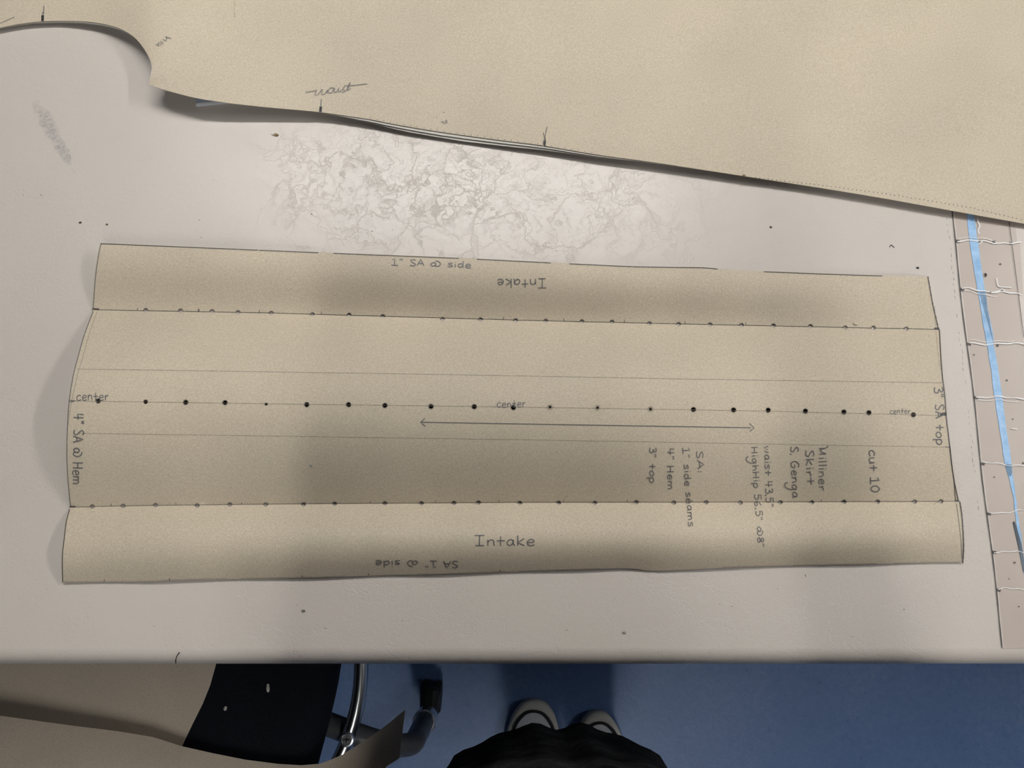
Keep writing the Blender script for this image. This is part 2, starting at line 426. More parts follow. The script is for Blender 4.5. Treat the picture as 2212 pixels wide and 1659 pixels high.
flat_poly([(2188, 1128), (2192, 1126), (2207, 1175), (2216, 1235), (2211, 1236), (2202, 1190)], TZ+.0006, .0005, plain('worn_tape', (0.10, 0.13, 0.17), .5), 'worn_patch', table)
# clear packing tape pieces laid across the seam, each with its puckered upper edge
def clear_mat():
    m = bpy.data.materials.new('clear_tape'); m.use_nodes = True; t = m.node_tree; t.nodes.clear()
    o = N(t, 'ShaderNodeOutputMaterial'); tr = N(t, 'ShaderNodeBsdfTransparent'); tr.inputs[0].default_value = (.985, .975, .968, 1)
    g = N(t, 'ShaderNodeBsdfGlossy', Roughness=0.12); mx = N(t, 'ShaderNodeMixShader'); mx.inputs[0].default_value = .035
    t.links.new(tr.outputs[0], mx.inputs[1]); t.links.new(g.outputs[0], mx.inputs[2]); t.links.new(mx.outputs[0], o.inputs[0]); return m
M_CLEAR = clear_mat()
M_PUCKER = plain('tape_crease', (0.82, 0.81, 0.79), 0.18, spec=0.9)  # white base colour paints the shine along the clear tape's creases
joints = [(440, 455), (519, 526), (623, 636), (741, 745), (857, 862), (1000, 1008), (1108, 1100), (1191, 1195), (1273, 1268), (1400, 1400)]
ZC = lambda x, y: TZ + .0011
for i, ((a, b2), (c, d)) in enumerate(zip(joints, joints[1:])):
    xr = 2190 if i < 1 else (2203 if i < 3 else 2330)
    xa, xc = seam(a)+4, seam(c)+4
    tp = flat_poly([(xa, a+1), (xr, b2+1 + (b2-a)*0), (xr+8, d-1), (xc, c-1)], TZ+.0010, .0001, M_CLEAR, 'clear_tape', table, label='piece of clear packing tape across the seam')
    if i == 0: continue
    mb = MB()
    wig = lambda u: (seam(a)+4 + (min(xr, 2260)-seam(a))*u, a + (b2-a)*u + 2.0*math.sin(u*9+i*2) + 1.5*math.sin(u*23+i))
    ribbon_verts([wig(k/14) for k in range(15)], lambda q, i=i: (2.4 if i < 5 else 1.7)*(.6 + .5*abs(math.sin(q*11+i))), ZC, mb, .0005)
    if i < 5:
        mb.build('tape_crease', M_PUCKER, tp); mb = MB()
        s0 = -7 if i % 2 else 6
        ribbon_verts([(x+2, y+s0+q*.3) for q, (x, y) in enumerate(wig(k/14) for k in range(9))], 1.1, ZC, mb, .0004)
    mb.build('tape_crease', M_PUCKER, tp)
    mb = MB()
    ribbon_verts([(seam(a)+1, a+1), (seam(a)+9, a+3)], 6, ZS, mb, .0007)
    mb.build('dirt', M_DARK, tp)
mb = MB()
for x, y, s in [(2147, 521, 6), (2183, 525, 6), (2161, 570, 4), (2155, 746, 5), (2175, 821, 4), (2188, 905, 3), (2104, 766, 3), (2128, 593, 4), (2192, 1215, 4), (2148, 1030, 3), (2210, 1000, 4), (2201, 1310, 3), (2180, 1250, 2)]:
    ribbon_verts([(x-s/2, y), (x+s/2, y+1)], s*.9, ZS, mb, .0006)
mb.build('dirt_specks', M_DARK, table, kind='stuff')
mb = MB()
for l in ([(2153, 600), (2157, 618), (2170, 620), (2185, 621)], [(2135, 632), (2155, 629), (2166, 624), (2172, 632)], [(2112, 471), (2113, 480), (2117, 487), (2113, 497), (2116, 505)], [(2114, 520), (2122, 522), (2115, 527)], [(2186, 926), (2198, 927)]):
    mb = MB(); ribbon_verts(catmull(l, 3), 2.0, ZC, mb, .0005); mb.build('tape_crease', M_PUCKER, table)
mb = MB(); ribbon_verts([(2179+(y-470)*.128, y) for y in range(465, 730, 12)], 1.3, ZS, mb, .0007); mb.build('tape_edge_line', M_DARK, table)

# ------------------------------------------------------------------ the folded skirt pattern
OUT_TOP = [(216, 525), (700, 545), (1000, 557), (1200, 567), (1370, 575), (1520, 577), (1580, 583), (1690, 587), (1760, 590), (1850, 593), (2006, 598)]
OUT_R1 = [(2006, 598), (2010, 620), (2016, 655), (2023, 685), (2029, 712)]
OUT_R2 = [(2031, 713), (2033, 755), (2037, 810), (2042, 850), (2045, 890), (2046, 905), (2051, 945), (2057, 1000), (2064, 1045), (2072, 1083)]
OUT_R3 = [(2075, 1085), (2079, 1110), (2082, 1150), (2083, 1190), (2081, 1215)]
OUT_BOT = [(2081, 1215), (1850, 1219), (1600, 1225), (1420, 1233), (1340, 1228), (1080, 1236), (920, 1241), (850, 1242), (700, 1247), (400, 1253), (330, 1256), (134, 1258)]
OUT_L3 = [(134, 1258), (133, 1205), (137, 1165), (142, 1125), (149, 1100)]
OUT_L2 = [(151, 1096), (146, 1045), (143, 990), (144, 930), (148, 866), (157, 810), (166, 775), (180, 725), (200, 672)]
OUT_L1 = [(199, 668), (202, 620), (206, 580), (212, 542), (216, 525)]
OUTLINE = []
for part in (OUT_TOP, OUT_R1, OUT_R2, OUT_R3, OUT_BOT, OUT_L3, OUT_L2, OUT_L1):
    OUTLINE += dens(catmull(part, 14), 14)[:-1] if part not in (OUT_R1, OUT_R2, OUT_L2, OUT_L3) else dens(catmull(part, 14), 14)
OUTLINE = [q for i, q in enumerate(OUTLINE) if math.hypot(q[0]-OUTLINE[i-1][0], q[1]-OUTLINE[i-1][1]) > .8]
F1 = [(200, 670), (586, 677), (827, 684), (1180, 694), (1534, 702), (2030, 712.5)]
F2 = [(150, 1097), (270, 1094), (500, 1091), (724, 1089), (1100, 1086.5), (1500, 1086), (1823, 1085), (2074, 1084)]
TOPL = OUT_TOP; BOTL = sorted(OUT_BOT)
def f1(x): return lerp_tab(F1, x)
def f2(x): return lerp_tab(F2, x)
def yt(x): return lerp_tab(TOPL, x)
def yb(x): return lerp_tab(BOTL, x)
H2T = [(130, .031), (700, .033), (1300, .031), (1800, .023), (2080, .014)]
H1T = [(190, .016), (900, .020), (1500, .018), (1750, .010), (2010, .003)]
H3T = [(130, .013), (500, .015), (1000, .017), (1500, .015), (1900, .012), (2080, .007)]
def zp(x, y):
    a, b_ = f1(x), f2(x)
    base = TZ + .0009
    if y < a:
        v = max(0., min(1.15, (y - yt(x))/(a - yt(x))))
        h = lerp_tab(H1T, x); return base + h*math.cos(math.pi/2*min(v, 1))**1.15 * (.78 + .22*math.sin(math.pi*min(v*.8+.15, 1)))
    if y < b_:
        v = (y - a)/(b_ - a)
        vv = v**0.93
        return base + lerp_tab(H2T, x)*math.sin(math.pi*vv)**0.95
    v = max(0., min(1.1, (y - b_)/(yb(x) - b_)))
    h = lerp_tab(H3T, x)
    return base + h*(max(0.0, math.sin(math.pi*min(v, 1)*0.96))**.95) + .0006*math.sin(x/47.)*v
def circ(x, y, r, n=12): return [(x + r*math.cos(2*math.pi*k/n), y + r*math.sin(2*math.pi*k/n)) for k in range(n)]
ROW1 = [(315, 671), (390, 672), (458, 673), (514, 675.5), (586, 677), (675, 680), (754, 681), (827, 684), (956, 690), (1038, 691), (1114, 693), (1179, 694), (1257, 695), (1322, 696), (1403, 699.5), (1466, 701), (1534, 702), (1602, 703), (1671, 704), (1751, 705.5), (1826, 708.6), (1887, 709), (1958, 711)]
ROW2 = [(212, 866), (314.5, 868), (401, 869), (486, 869.6), (575, 873), (662.5, 874), (753, 874), (831.5, 876), (931, 878), (1024.5, 878.5), (1109, 880.5), (1188, 879.5), (1290.6, 881), (1405, 884), (1498, 884.6), (1584.6, 885.6), (1659.5, 886), (1740, 888), (1823, 890), (1877, 891.5), (1973, 896)]
ROW3 = [(199.5, 1095), (266, 1094), (336, 1092), (426, 1093), (496.5, 1090.6), (574, 1090.6), (655.5, 1090.4), (723, 1089), (831.5, 1088), (910.5, 1088), (980.4, 1087.4), (1033.6, 1086.4), (1123, 1087.4), (1207, 1087), (1285, 1087.4), (1374.6, 1085.7), (1455.8, 1086.7), (1525.7, 1086), (1599.4, 1086.7), (1686, 1086), (1754, 1086), (1823.5, 1085), (1896, 1084.6), (1976, 1084.6), (2032.7, 1083.8)]
HOLES = [circ(x, y, 4.3) for x, y in ROW1] + [circ(x, y, 4.9 if i not in (4, 11, 12, 13) else 3.4) for i, (x, y) in enumerate(ROW2)] + [circ(x, y, 4.4) for x, y in ROW3]
def cutline(line, row, r):
    xs = sorted(x for x, y in row); segs = []; x0 = line[0][0]; f_ = lambda x: lerp_tab(line, x)
    for x in xs + [None]:
        x1 = (x - r - .05) if x is not None else line[-1][0]
        if x1 - x0 > 2: segs.append([(x0 + (x1-x0)*k/max(1, int((x1-x0)/14)), f_(x0 + (x1-x0)*k/max(1, int((x1-x0)/14)))) for k in range(max(1, int((x1-x0)/14))+1)])
        if x is not None: x0 = x + r + .05
    return segs
vo, tris = sheet_tris(OUTLINE, 18, HOLES, cutline(F1, ROW1, 4.4) + cutline(F2, ROW3, 4.5), 11)
pat = put('folded_paper_pattern', P(1106, 870, TZ), 'long brown paper skirt pattern with two creased intake folds and pencil notes', 'paper pattern')
grp = {0: [], 1: [], 2: []}
for f in tris:
    cx = sum(vo[i].x for i in f)/3; cy = sum(vo[i].y for i in f)/3
    grp[0 if cy < f1(cx) else (1 if cy < f2(cx) else 2)].append(f)
panels = {}
for k, nm, lb in ((1, 'center_panel', 'bowed centre panel of the pattern'), (0, 'intake_panel', 'upper intake flap beyond the crease'), (2, 'intake_panel', 'lower intake flap nearest the table edge')):
    used = sorted({i for f in grp[k] for i in f}); ix = {u: n for n, u in enumerate(used)}
    vv = [P(vo[u].x, vo[u].y, zp(vo[u].x, vo[u].y)) for u in used]
    ff = [tuple(ix[i] for i in f) for f in grp[k]]
    # faces upwards
    a, b2, c = (vv[i] for i in ff[0]); 
    if (b2-a).cross(c-a).z < 0: ff = [f[::-1] for f in ff]
    panels[k] = solid(mesh(nm, vv, ff, M_PAPER, pat, smooth=True, label=lb), .0005)
# pencil lines and a painted shadow line at the far edge
def marks(name, lines, width, mat, parent, zf=zp, dz=.0003, joined=False, **k):
    mb = MB()
    for l in lines:
        ribbon_verts(l, width, zf, mb, dz)
        if not joined: mb.build(name, mat, parent, **k); mb = MB()
    if joined: mb.build(name, mat, parent, **k)
marks('guide_line', [[(165, 797), (900, 808), (1500, 819), (2036, 827)]], 1.3, M_FAINT, pat)
marks('guide_line', [[(152, 866), (575, 872), (1106, 879), (1660, 888), (2044, 898)]], 1.3, M_FAINT, pat)
marks('guide_line', [[(168, 936), (600, 942), (1200, 951), (2048, 966)]], 1.1, M_FAINT, pat)
marks('grainline_arrow', [[(910, 912), (1622, 924)], [(918, 904), (908, 912), (919, 921)], [(1619, 915), (1629, 924), (1620, 932)]], 2.0, M_PENCIL, pat, joined=True, label='double-headed pencil grainline arrow')
fl1 = cutline([(x, y-1) for x, y in F1], ROW1, 4.4); fl2 = cutline([(x, y-1.5) for x, y in F2], ROW3, 4.5)
marks('fold_line', fl1, 1.3, M_DARK, pat); marks('fold_line', fl2, 1.1, M_PENCIL, pat)
tick1 = [297, 428, 560, 694, 1088, 1218, 1349, 1480, 1611, 430, 1888]
tick3 = [240, 380, 522, 660, 800, 941, 1078, 1217, 1355, 1495, 1774]
marks('fold_tick', [[(x, f1(x)-7), (x, f1(x)-1)] for x in tick1] + [[(x, f2(x)-6), (x, f2(x)-1)] for x in tick3], 1.3, M_DARK, pat)
et = [702, 833, 964, 1220, 1348, 1479, 1606, 1745, 1850]
marks('edge_line', [[(x, yt(x)+1.2) for x in range(218, 560, 20)]] + [[(x, yt(x)+1.3) for x in range(a, b2, 16)] for a, b2 in ((560, 700), (720, 1000), (1030, 1200), (1230, 1560), (1650, 1920))], 1.8, M_DARK, pat)  # dark strip paints the thin shadow at the lifted far edge
marks('edge_line', [[(x+2.5, y) for x, y in catmull(OUT_L1, 12)]], 1.6, M_PENCIL, pat)
marks('edge_line', [[(x+1.5, y) for x, y in catmull(OUT_L2, 12)]], 1.8, M_PENCIL, pat)
marks('edge_line', [[(x+9*math.sin(min(1, i/26.)*math.pi)+3, y) for i, (x, y) in enumerate(catmull(OUT_L2, 12)[14:])]], 1.0, M_FAINT, pat)
marks('edge_line', [[(x+1.5, y) for x, y in catmull(OUT_L3, 12)]], 2.0, M_DARK, pat)
marks('edge_line', [[(x-1.5, y) for x, y in catmull(OUT_R1, 12)]], 2.2, M_DARK, pat)
marks('edge_line', [[(x-1.5, y) for x, y in catmull(OUT_R2, 12)]], 2.3, M_DARK, pat)
marks('edge_line', [[(2052, 962), (2056, 1000), (2061, 1040), (2064, 1081)]], 1.8, M_DARK, pat)
marks('edge_line', [[(2066, 1088), (2071, 1120), (2076, 1165), (2078, 1205)]], 1.3, M_PENCIL, pat)
marks('edge_line', [[(x-1.5, y) for x, y in catmull(OUT_R3, 12)]], 2.6, M_DARK, pat)
marks('edge_line', [[(2019, 660), (2020, 690), (2021, 710)], [(2022, 716), (2026, 760), (2032, 800)]], 1.0, M_FAINT, pat)
marks('edge_line', [[(x, yb(x)-1.5) for x in range(a, b2, 16)] for a, b2 in ((138, 500), (520, 760), (900, 1100), (1120, 1300), (1560, 1900), (1930, 2078))], 1.0, M_FAINT, pat)
marks('edge_tick', [[(x, yb(x)-5), (x, yb(x)-1)] for x in (225, 366, 653, 796, 1080)], 2, M_DARK, pat)
rj = [l for (pts, n) in ((OUT_R1, 10), (OUT_R3, 9)) for l in [[(x-3, y), (x+.5, y+.6)] for x, y in dens(catmull(pts, 12), 10)]]
marks('edge_tick', rj, 2.0, M_PENCIL, pat, joined=True, kind='stuff')
marks('notch_mark', [[(2031, 893.5), (2045, 892)], [(2031, 896), (2045, 896)]], 3.0, M_INK, pat)  # black ticks paint the dark inside of notch slits
marks('notch_mark', [[(2018, 709.5), (2029, 709.5)]], 4.0, M_DARK, pat)
marks('notch_mark', [[(2063, 1081.5), (2072, 1082)]], 3.5, M_PENCIL, pat)
marks('notch_mark', [[(150, 1094.5), (163, 1094.5)]], 3.5, M_DARK, pat)
marks('notch_mark', [[(200, 666.5), (214, 667.5)]], 2.4, M_DARK, pat)
marks('notch_mark', [[(148, 864.5), (163, 865.5)], [(149, 868), (160, 868)]], 1.6, M_PENCIL, pat)
marks('notch_mark', [[(2042, 965), (2051, 966), (2052, 962)]], 1.8, M_PENCIL, pat)
rim = MB()
for h in HOLES:
    cx = sum(q[0] for q in h)/12; cy = sum(q[1] for q in h)/12
    if abs(cy-f1(cx)) < 6 or abs(cy-f2(cx)) < 6:
        arc = [(cx+5.0*math.cos(a), cy+5.0*math.sin(a)) for a in [R(q) for q in range(175, 366, 19)]]
        ribbon_verts(arc, 1.2, zp, rim, .0004)
    elif random.random() < .9:
        arc = [(cx+5.6*math.cos(a), cy+5.6*math.sin(a)) for a in [R(q) for q in range(0, 361, 30)]]
        ribbon_verts(arc, .8, zp, rim, .0004)
rim.build('hole_rims', M_DARK, pat, kind='stuff')
# handwriting: a single-stroke alphabet
S_ = [(.5, .88), (.3, 1), (.08, .82), (.25, .55), (.48, .3), (.35, .02), (.04, .1)]
GL = {
 'c': (.6, ['~', (.5, .5), (.28, .6), (.06, .36), (.1, .08), (.3, 0), (.52, .1)]),
 'e': (.6, ['~', (.08, .3), (.46, .34), (.4, .56), (.2, .58), (.06, .3), (.14, .04), (.34, 0), (.5, .1)]),
 'n': (.62, ['-', (.08, .6), (.08, 0)], ['~', (.08, .35), (.25, .58), (.42, .5), (.46, .25), (.48, 0)]),
 't': (.6, ['-', (.26, .9), (.25, 0)], ['-', (.02, .5), (.52, .5)]),
 'r': (.5, ['-', (.08, .6), (.1, 0)], ['~', (.1, .35), (.22, .55), (.42, .56)]),
 'I': (.75, ['-', (.32, 1), (.3, 0)], ['-', (0, 1), (.62, 1)], ['-', (.05, 0), (.6, 0)]),
 'a': (.65, ['~', (.46, .5), (.25, .6), (.06, .3), (.2, .02), (.42, .25), (.46, .58)], ['~', (.46, .58), (.46, .2), (.55, 0)]),
 'k': (.62, ['-', (.08, 1), (.08, 0)], ['-', (.48, .7), (.08, .3), (.5, 0)]),
 'S': (.62, ['~'] + S_), 's': (.55, ['~'] + [(x*.9, y*.62) for x, y in S_]),
 'A': (.68, ['-', (0, 0), (.3, 1), (.58, 0)], ['-', (.1, .36), (.5, .36)]),
 'i': (.28, ['-', (.1, .6), (.12, 0)], ['-', (.11, .8), (.12, .9)]),
 'd': (.62, ['~', (.42, .5), (.22, .58), (.05, .28), (.2, 0), (.44, .2)], ['-', (.46, 1), (.47, 0)]),
 'H': (.7, ['-', (.05, 1), (.05, 0)], ['-', (.52, 1), (.52, 0)], ['-', (.05, .5), (.52, .5)]),
 'm': (.85, ['-', (.05, .6), (.05, 0)], ['~', (.05, .4), (.2, .58), (.34, .45), (.35, 0)], ['~', (.35, .4), (.5, .58), (.66, .45), (.68, 0)]),
 'u': (.6, ['~', (.05, .6), (.08, .1), (.25, 0), (.42, .2), (.44, .6)], ['-', (.44, .6), (.47, 0)]),
 '1': (.65, ['-', (.05, .8), (.27, 1), (.27, 0)], ['-', (0, 0), (.56, 0)]),
 '0': (.65, ['~', (.3, 1), (.08, .7), (.08, .25), (.3, 0), (.5, .3), (.5, .75), (.3, 1)]),
 'M': (.8, ['~', (-.1, 1.1), (.08, .75), (.1, 0)], ['~', (.1, .7), (.22, .2), (.4, .35), (.55, .85)], ['-', (.55, .85), (.58, 0)]),
 'l': (.3, ['-', (.1, 1), (.12, 0)]),
 'w': (.75, ['-', (0, .6), (.15, 0), (.3, .5), (.45, 0), (.62, .6)]),
 '4': (.68, ['-', (.1, 1), (.06, .42), (.58, .45)], ['-', (.4, 1), (.38, 0)]),
 '3': (.6, ['~', (.05, .9), (.3, 1), (.45, .8), (.2, .55)], ['~', (.2, .55), (.5, .4), (.4, .04), (.03, .08)]),
 '5': (.62, ['-', (.5, 1), (.12, 1), (.08, .58)], ['~', (.08, .58), (.35, .62), (.48, .3), (.3, 0), (.04, .06)]),
 '6': (.62, ['~', (.42, .98), (.14, .65), (.06, .25), (.26, 0), (.46, .18), (.32, .42), (.08, .25)]),
 '8': (.62, ['~', (.3, .52), (.1, .76), (.28, 1), (.46, .78), (.3, .52), (.06, .24), (.28, 0), (.5, .24), (.3, .52)]),
 ',': (.25, ['-', (.1, .1), (.04, -.14)]),
 '"': (.42, ['-', (.08, 1), (.06, .72)], ['-', (.24, 1), (.22, .72)]),
 ':': (.3, ['-', (.1, .24), (.1, .04)], ['-', (.1, .62), (.1, .42)]),
 '@': (.95, ['~', (.42, .5), (.22, .6), (.03, .3), (.18, .04), (.4, .2), (.44, .52)], ['~', (.44, .52), (.44, .08), (.66, .04), (.82, .4), (.68, .76), (.4, .86)]),
 'g': (.65, ['~', (.46, .5), (.25, .6), (.06, .3), (.2, .02), (.42, .25), (.46, .58)], ['~', (.46, .58), (.46, -.2), (.22, -.85), (-.1, -.8), (-.1, -.5)]),
 'h': (.62, ['-', (.08, 1), (.08, 0)], ['~', (.08, .35), (.25, .58), (.42, .5), (.46, .25), (.48, 0)]),
 'p': (.62, ['-', (.06, .6), (.05, -.4)], ['~', (.06, .5), (.3, .62), (.48, .35), (.3, .03), (.06, .1)]),
 'o': (.6, ['~', (.28, .6), (.06, .4), (.08, .1), (.28, 0), (.48, .2), (.46, .5), (.28, .6)]),
 'G': (.75, ['~', (.55, .85), (.32, 1), (.05, .6), (.1, .1), (.36, 0), (.55, .2), (.56, .45)], ['-', (.56, .45), (.3, .45)]),
 ' ': (.42,),
}
def write(s, p0, p1, h, width=2.3, mat=None, parent=None, zf=zp, label=None):
    """text along the line p0 -> p1 (photo pixels), cap height h"""
    adv = sum(GL[c][0] for c in s); Lx = math.hypot(p1[0]-p0[0], p1[1]-p0[1])
    dx, dy = (p1[0]-p0[0])/Lx, (p1[1]-p0[1])/Lx; ux, uy = dy, -dx; sx = Lx/adv
    mb = MB(); pen = 0.0
    for c in s:
        jy = random.uniform(-.05, .05)
        for st in GL[c][1:]:
            pts = []
            for (x, y) in st[1:]:
                X = (pen + x)*sx; Y = (y + jy)*h
                pts.append((p0[0] + dx*X + ux*Y, p0[1] + dy*X + uy*Y))
            ribbon_verts(catmull(pts, 1.6) if st[0] == '~' else pts, width, zf, mb, .0004, 6.0)
        pen += GL[c][0]
    return mb.build('handwriting', mat or M_PENCIL, parent, label=label)
T = lambda s, a, b_, h, wd=2.3, m=None: write(s, a, b_, h, wd, m, pat, zp, 'pencil note on the pattern paper')
T('center', (165, 866), (236, 864), 19, 2.0)
T('center', (1073, 880), (1137, 880), 17, 1.8)
T('center', (1922, 894), (1968, 893.5), 13, 1.6)
T('1" SA @ side', (845, 572), (1020, 579), 14, 2.1)
T('Intake', (1180, 602), (1072, 603), 20, 2.2)
T('Intake', (1025, 1178), (1158, 1178), 22, 2.6)
T('SA 1" @ side', (991, 1212), (809, 1211), 15, 2.3)
T('4" SA @ Hem', (159, 893), (156, 1048), 22, 2.6)
T('3" SA top', (2018, 836), (2024, 964), 19, 2.6)
T('cut 10', (1877, 972), (1881, 1066), 19, 2.5)
T('Milliner', (1769, 966), (1769, 1062), 18, 2.2)
T('Skirt', (1739, 972), (1743, 1050), 18, 2.3)
T('S, Genga', (1708, 964), (1712, 1078), 17, 2.3)
T('waist 43,5"', (1651, 964), (1655, 1098), 16, 2.2)
T('HighHip 56,5" @8"', (1622, 966), (1638, 1185), 14, 2.1)
T('SA:', (1504, 974), (1507, 1026), 14, 2.1)
T('1" side seams', (1474, 967), (1487, 1140), 15, 2.2)
T('4" Hem', (1441, 968), (1442, 1060), 15, 2.2)
T('3" top', (1403, 966), (1403, 1046), 15, 2.2)

# ------------------------------------------------------------------ stacked pattern sheets at the far side
EDGE = [(321, 182), (345, 191), (380, 201), (425, 212), (490, 222), (560, 230), (625, 236), (690, 242), (740, 249), (800, 258), (850, 268), (920, 280), (1000, 292), (1090, 304), (1176, 315), (1290, 334), (1400, 349), (1520, 367), (1610, 381), (1760, 404), (1900, 427), (2050, 454), (2212, 483), (2420, 519)]
ARM = [(-330, 130), (-120, 88), (-40, 70), (0, 60), (40, 52), (80, 47), (130, 45), (180, 46), (225, 52), (262, 63), (292, 82), (312, 107), (325, 132), (329, 148), (327, 160), (321, 182)]
EH = [(-330, .006), (0, .005), (130, .0055), (220, .009), (300, .018), (330, .023), (420, .022), (560, .0145), (690, .0095), (850, .008), (1000, .0065), (1180, .0085), (1600, .009), (1900, .0075), (2212, .006), (2500, .005)]
EPTS = catmull(ARM, 12)[:-1] + catmull(EDGE, 14)
def zs(x, y, drop=0.0):
    d = min((x-a)**2 + (y-b_)**2 for a, b_ in EPTS[::2])**.5
    e = lerp_tab(EH, x)
    k = math.exp(-(d/150.0)**1.4)
    return TZ + .005 + (e - .005)*k + .0006*math.sin(x/130.+y/90.) - drop
NOTCH = [(92, 46, 92, 26, 4), (692, 244, 693, 224, 4), (1176, 316, 1178, 300, 4)]
def sheet(name, off, drop, mat, label, notch=False):
    low = []
    for x, y in EPTS: 
        low.append((x, y + off(x)))
    if notch:
        for (nx_, ny, mx_, my, wd) in NOTCH:
            i = min(range(len(low)), key=lambda q: abs(low[q][0]-nx_) + abs(low[q][1]-ny))
            low = [q for q in low if not (abs(q[0]-nx_) < 6 and abs(q[1]-ny) < 12)]
            j = max(k for k, q in enumerate(low) if q[0] < nx_ and abs(q[1]-ny) < 60) + 1
            yl = lambda x: lerp_tab(sorted(EPTS[30:]), x) if nx_ > 330 else ny
            low[j:j] = [(nx_-wd/2, yl(nx_-2)), (mx_-wd/2+.6, my+2), (mx_, my), (mx_+wd/2-.4, my+2), (nx_+wd/2, yl(nx_+2))]
    out = low + dens([(2420, 400), (2420, -330), (-330, -330), (-330, 90)], 40)
    vo, tr = sheet_tris(out, 34, (), (), 26)
    vv = [P(q.x, q.y, zs(q.x, q.y, drop)) for q in vo]; ff = tr
    a, b2, c = (vv[i] for i in ff[0])
    if (b2-a).cross(c-a).z < 0: ff = [f[::-1] for f in ff]
    o = put(name, P(1106, 0, TZ), label, 'paper pattern', 'pattern sheets stacked at the far side of the table')
    solid(mesh('sheet', vv, ff, mat, o, smooth=True), .0005)
    return o
offA = lambda x: lerp_tab([(-400, -6), (0, 1.5), (60, 2.5), (250, 3), (322, -1), (330, -3), (640, -2), (720, 2), (800, 5), (950, 7), (1100, 6), (1250, 4), (1400, 2), (1600, -1), (1700, -4), (2500, -6)], x)
offB = lambda x: lerp_tab([(-400, -9), (0, -3), (100, 4), (260, 5), (320, -4), (330, -8), (700, -5), (780, 6), (870, 11), (1000, 13), (1120, 11), (1250, 7), (1350, 3), (1500, -5), (2500, -9)], x)
big = sheet('bodice_pattern', lambda x: 0, 0.0, M_PAPER, 'topmost large brown paper pattern with curved cutout and black notches', True)
sheet('bodice_pattern', offA, .0010, M_EDGE, 'middle pattern sheet whose thin grey edge shows under the topmost one')
sheet('bodice_pattern', offB, .0024, M_EDGE, 'lowest pattern sheet of the large stack, its edge above the vinyl')
zb = lambda x, y: zs(x, y) + .0001
marks('notch_mark', [[(91.5, 45), (92, 33)]], 5.4, M_INK, big, zb, .0008)  # black strips laid over the cut notches paint their shaded inside
marks('notch_mark', [[(692, 242), (693, 230)]], 5.6, M_INK, big, zb, .0008)
marks('notch_mark', [[(1176, 313), (1176.5, 304)]], 5.4, M_INK, big, zb, .0008)
marks('pencil_tick', [[(93, 33), (95, 13)]], 1.8, M_PENCIL, big, zb, .0006)
marks('pencil_tick', [[(693, 229), (694, 214)]], 1.8, M_PENCIL, big, zb, .0006)
marks('pencil_tick', [[(1177, 303), (1178, 290), (1182, 274)], [(1176, 300), (1174, 286)]], 1.5, M_DARK, big, zb, .0006)
marks('pencil_tick', [[(0, 50), (14, 44), (32, 36)]], 1.2, M_PENCIL, big, zb, .0006)
wz = catmull([(660, 199), (675, 197), (684, 195), (680, 204), (686, 205), (696, 193), (695, 203), (701, 203), (708, 194), (706, 201)], 2)
wz2 = catmull([(722, 190), (713, 190), (709, 199), (716, 200), (723, 190), (722, 199), (728, 197), (732, 190), (731, 198), (738, 195), (745, 186), (741, 191), (744, 197), (738, 200)], 2)
wz3 = catmull([(744, 198), (752, 190), (757, 178), (752, 186), (750, 195), (758, 190)], 2)
marks('handwriting', [wz, wz2, wz3, [(744, 185), (765, 184), (793, 181)]], 1.5, M_PENCIL, big, zb, .0006, True, label='faint pencil word along the waist notch')
marks('handwriting', [catmull([(336, 97), (341, 96), (343, 99), (341, 93), (347, 93), (348, 97)], 2), [(347, 88), (353, 94)], catmull([(352, 84), (358, 88), (360, 80)], 2), [(357, 79), (370, 83)]], 1.5, M_PENCIL, big, zb, .0006, True)
marks('handwriting', [catmull([(952, 264), (957, 262), (960, 267), (964, 259), (966, 267)], 2), [(957, 242), (960, 244)]], 1.5, M_PENCIL, big, zb, .0006, True)
mb = MB()
for k in range(66):
    x = 1632 + k*9.1; y = lerp_tab(EDGE, x) - lerp_tab([(1632, 1), (1800, 7), (1950, 12), (2100, 14), (2212, 7)], x) + random.uniform(-.5, .5)
    ribbon_verts([(x-.9, y), (x+.9, y+.3)], 1.9, zb, mb, .0006)
for k in range(7): ribbon_verts([(505.5+random.uniform(-.6, .6), 4+k*5.2), (507, 4+k*5.2)], 1.8, zb, mb, .0006)
for k in range(34):
    x = 800 + k*14.5; y = lerp_tab(EDGE, x) - 3; ribbon_verts([(x-.8, y), (x+.8, y)], 1.6, zb, mb, .0006)
mb.build('tracing_pricks', M_DARK, big, kind='stuff')

# clear ruler poking out from beneath the large pattern
m, t, b = nt('clear_blue_plastic'); b.inputs['Base Color'].default_value = (.5, .57, .70, 1); b.inputs['Roughness'].default_value = .15; b.inputs['Alpha'].default_value = .75
rul = put('clear_ruler', P(500, 200, TZ), 'corner of a clear bluish plastic ruler poking out beneath the paper', 'ruler')
flat_poly([(423, 224), (520, 214), (760, 190), (752, 120), (600, 135), (418, 155)], TZ+.0002, .0025, m, 'blade', rul)
flat_poly([(422.5, 227), (520, 217), (760, 193), (760, 190), (520, 214), (424, 223)], TZ+.0002, .003, plain('ruler_edge', (.85, .88, .92), .15), 'bevel_edge', rul)

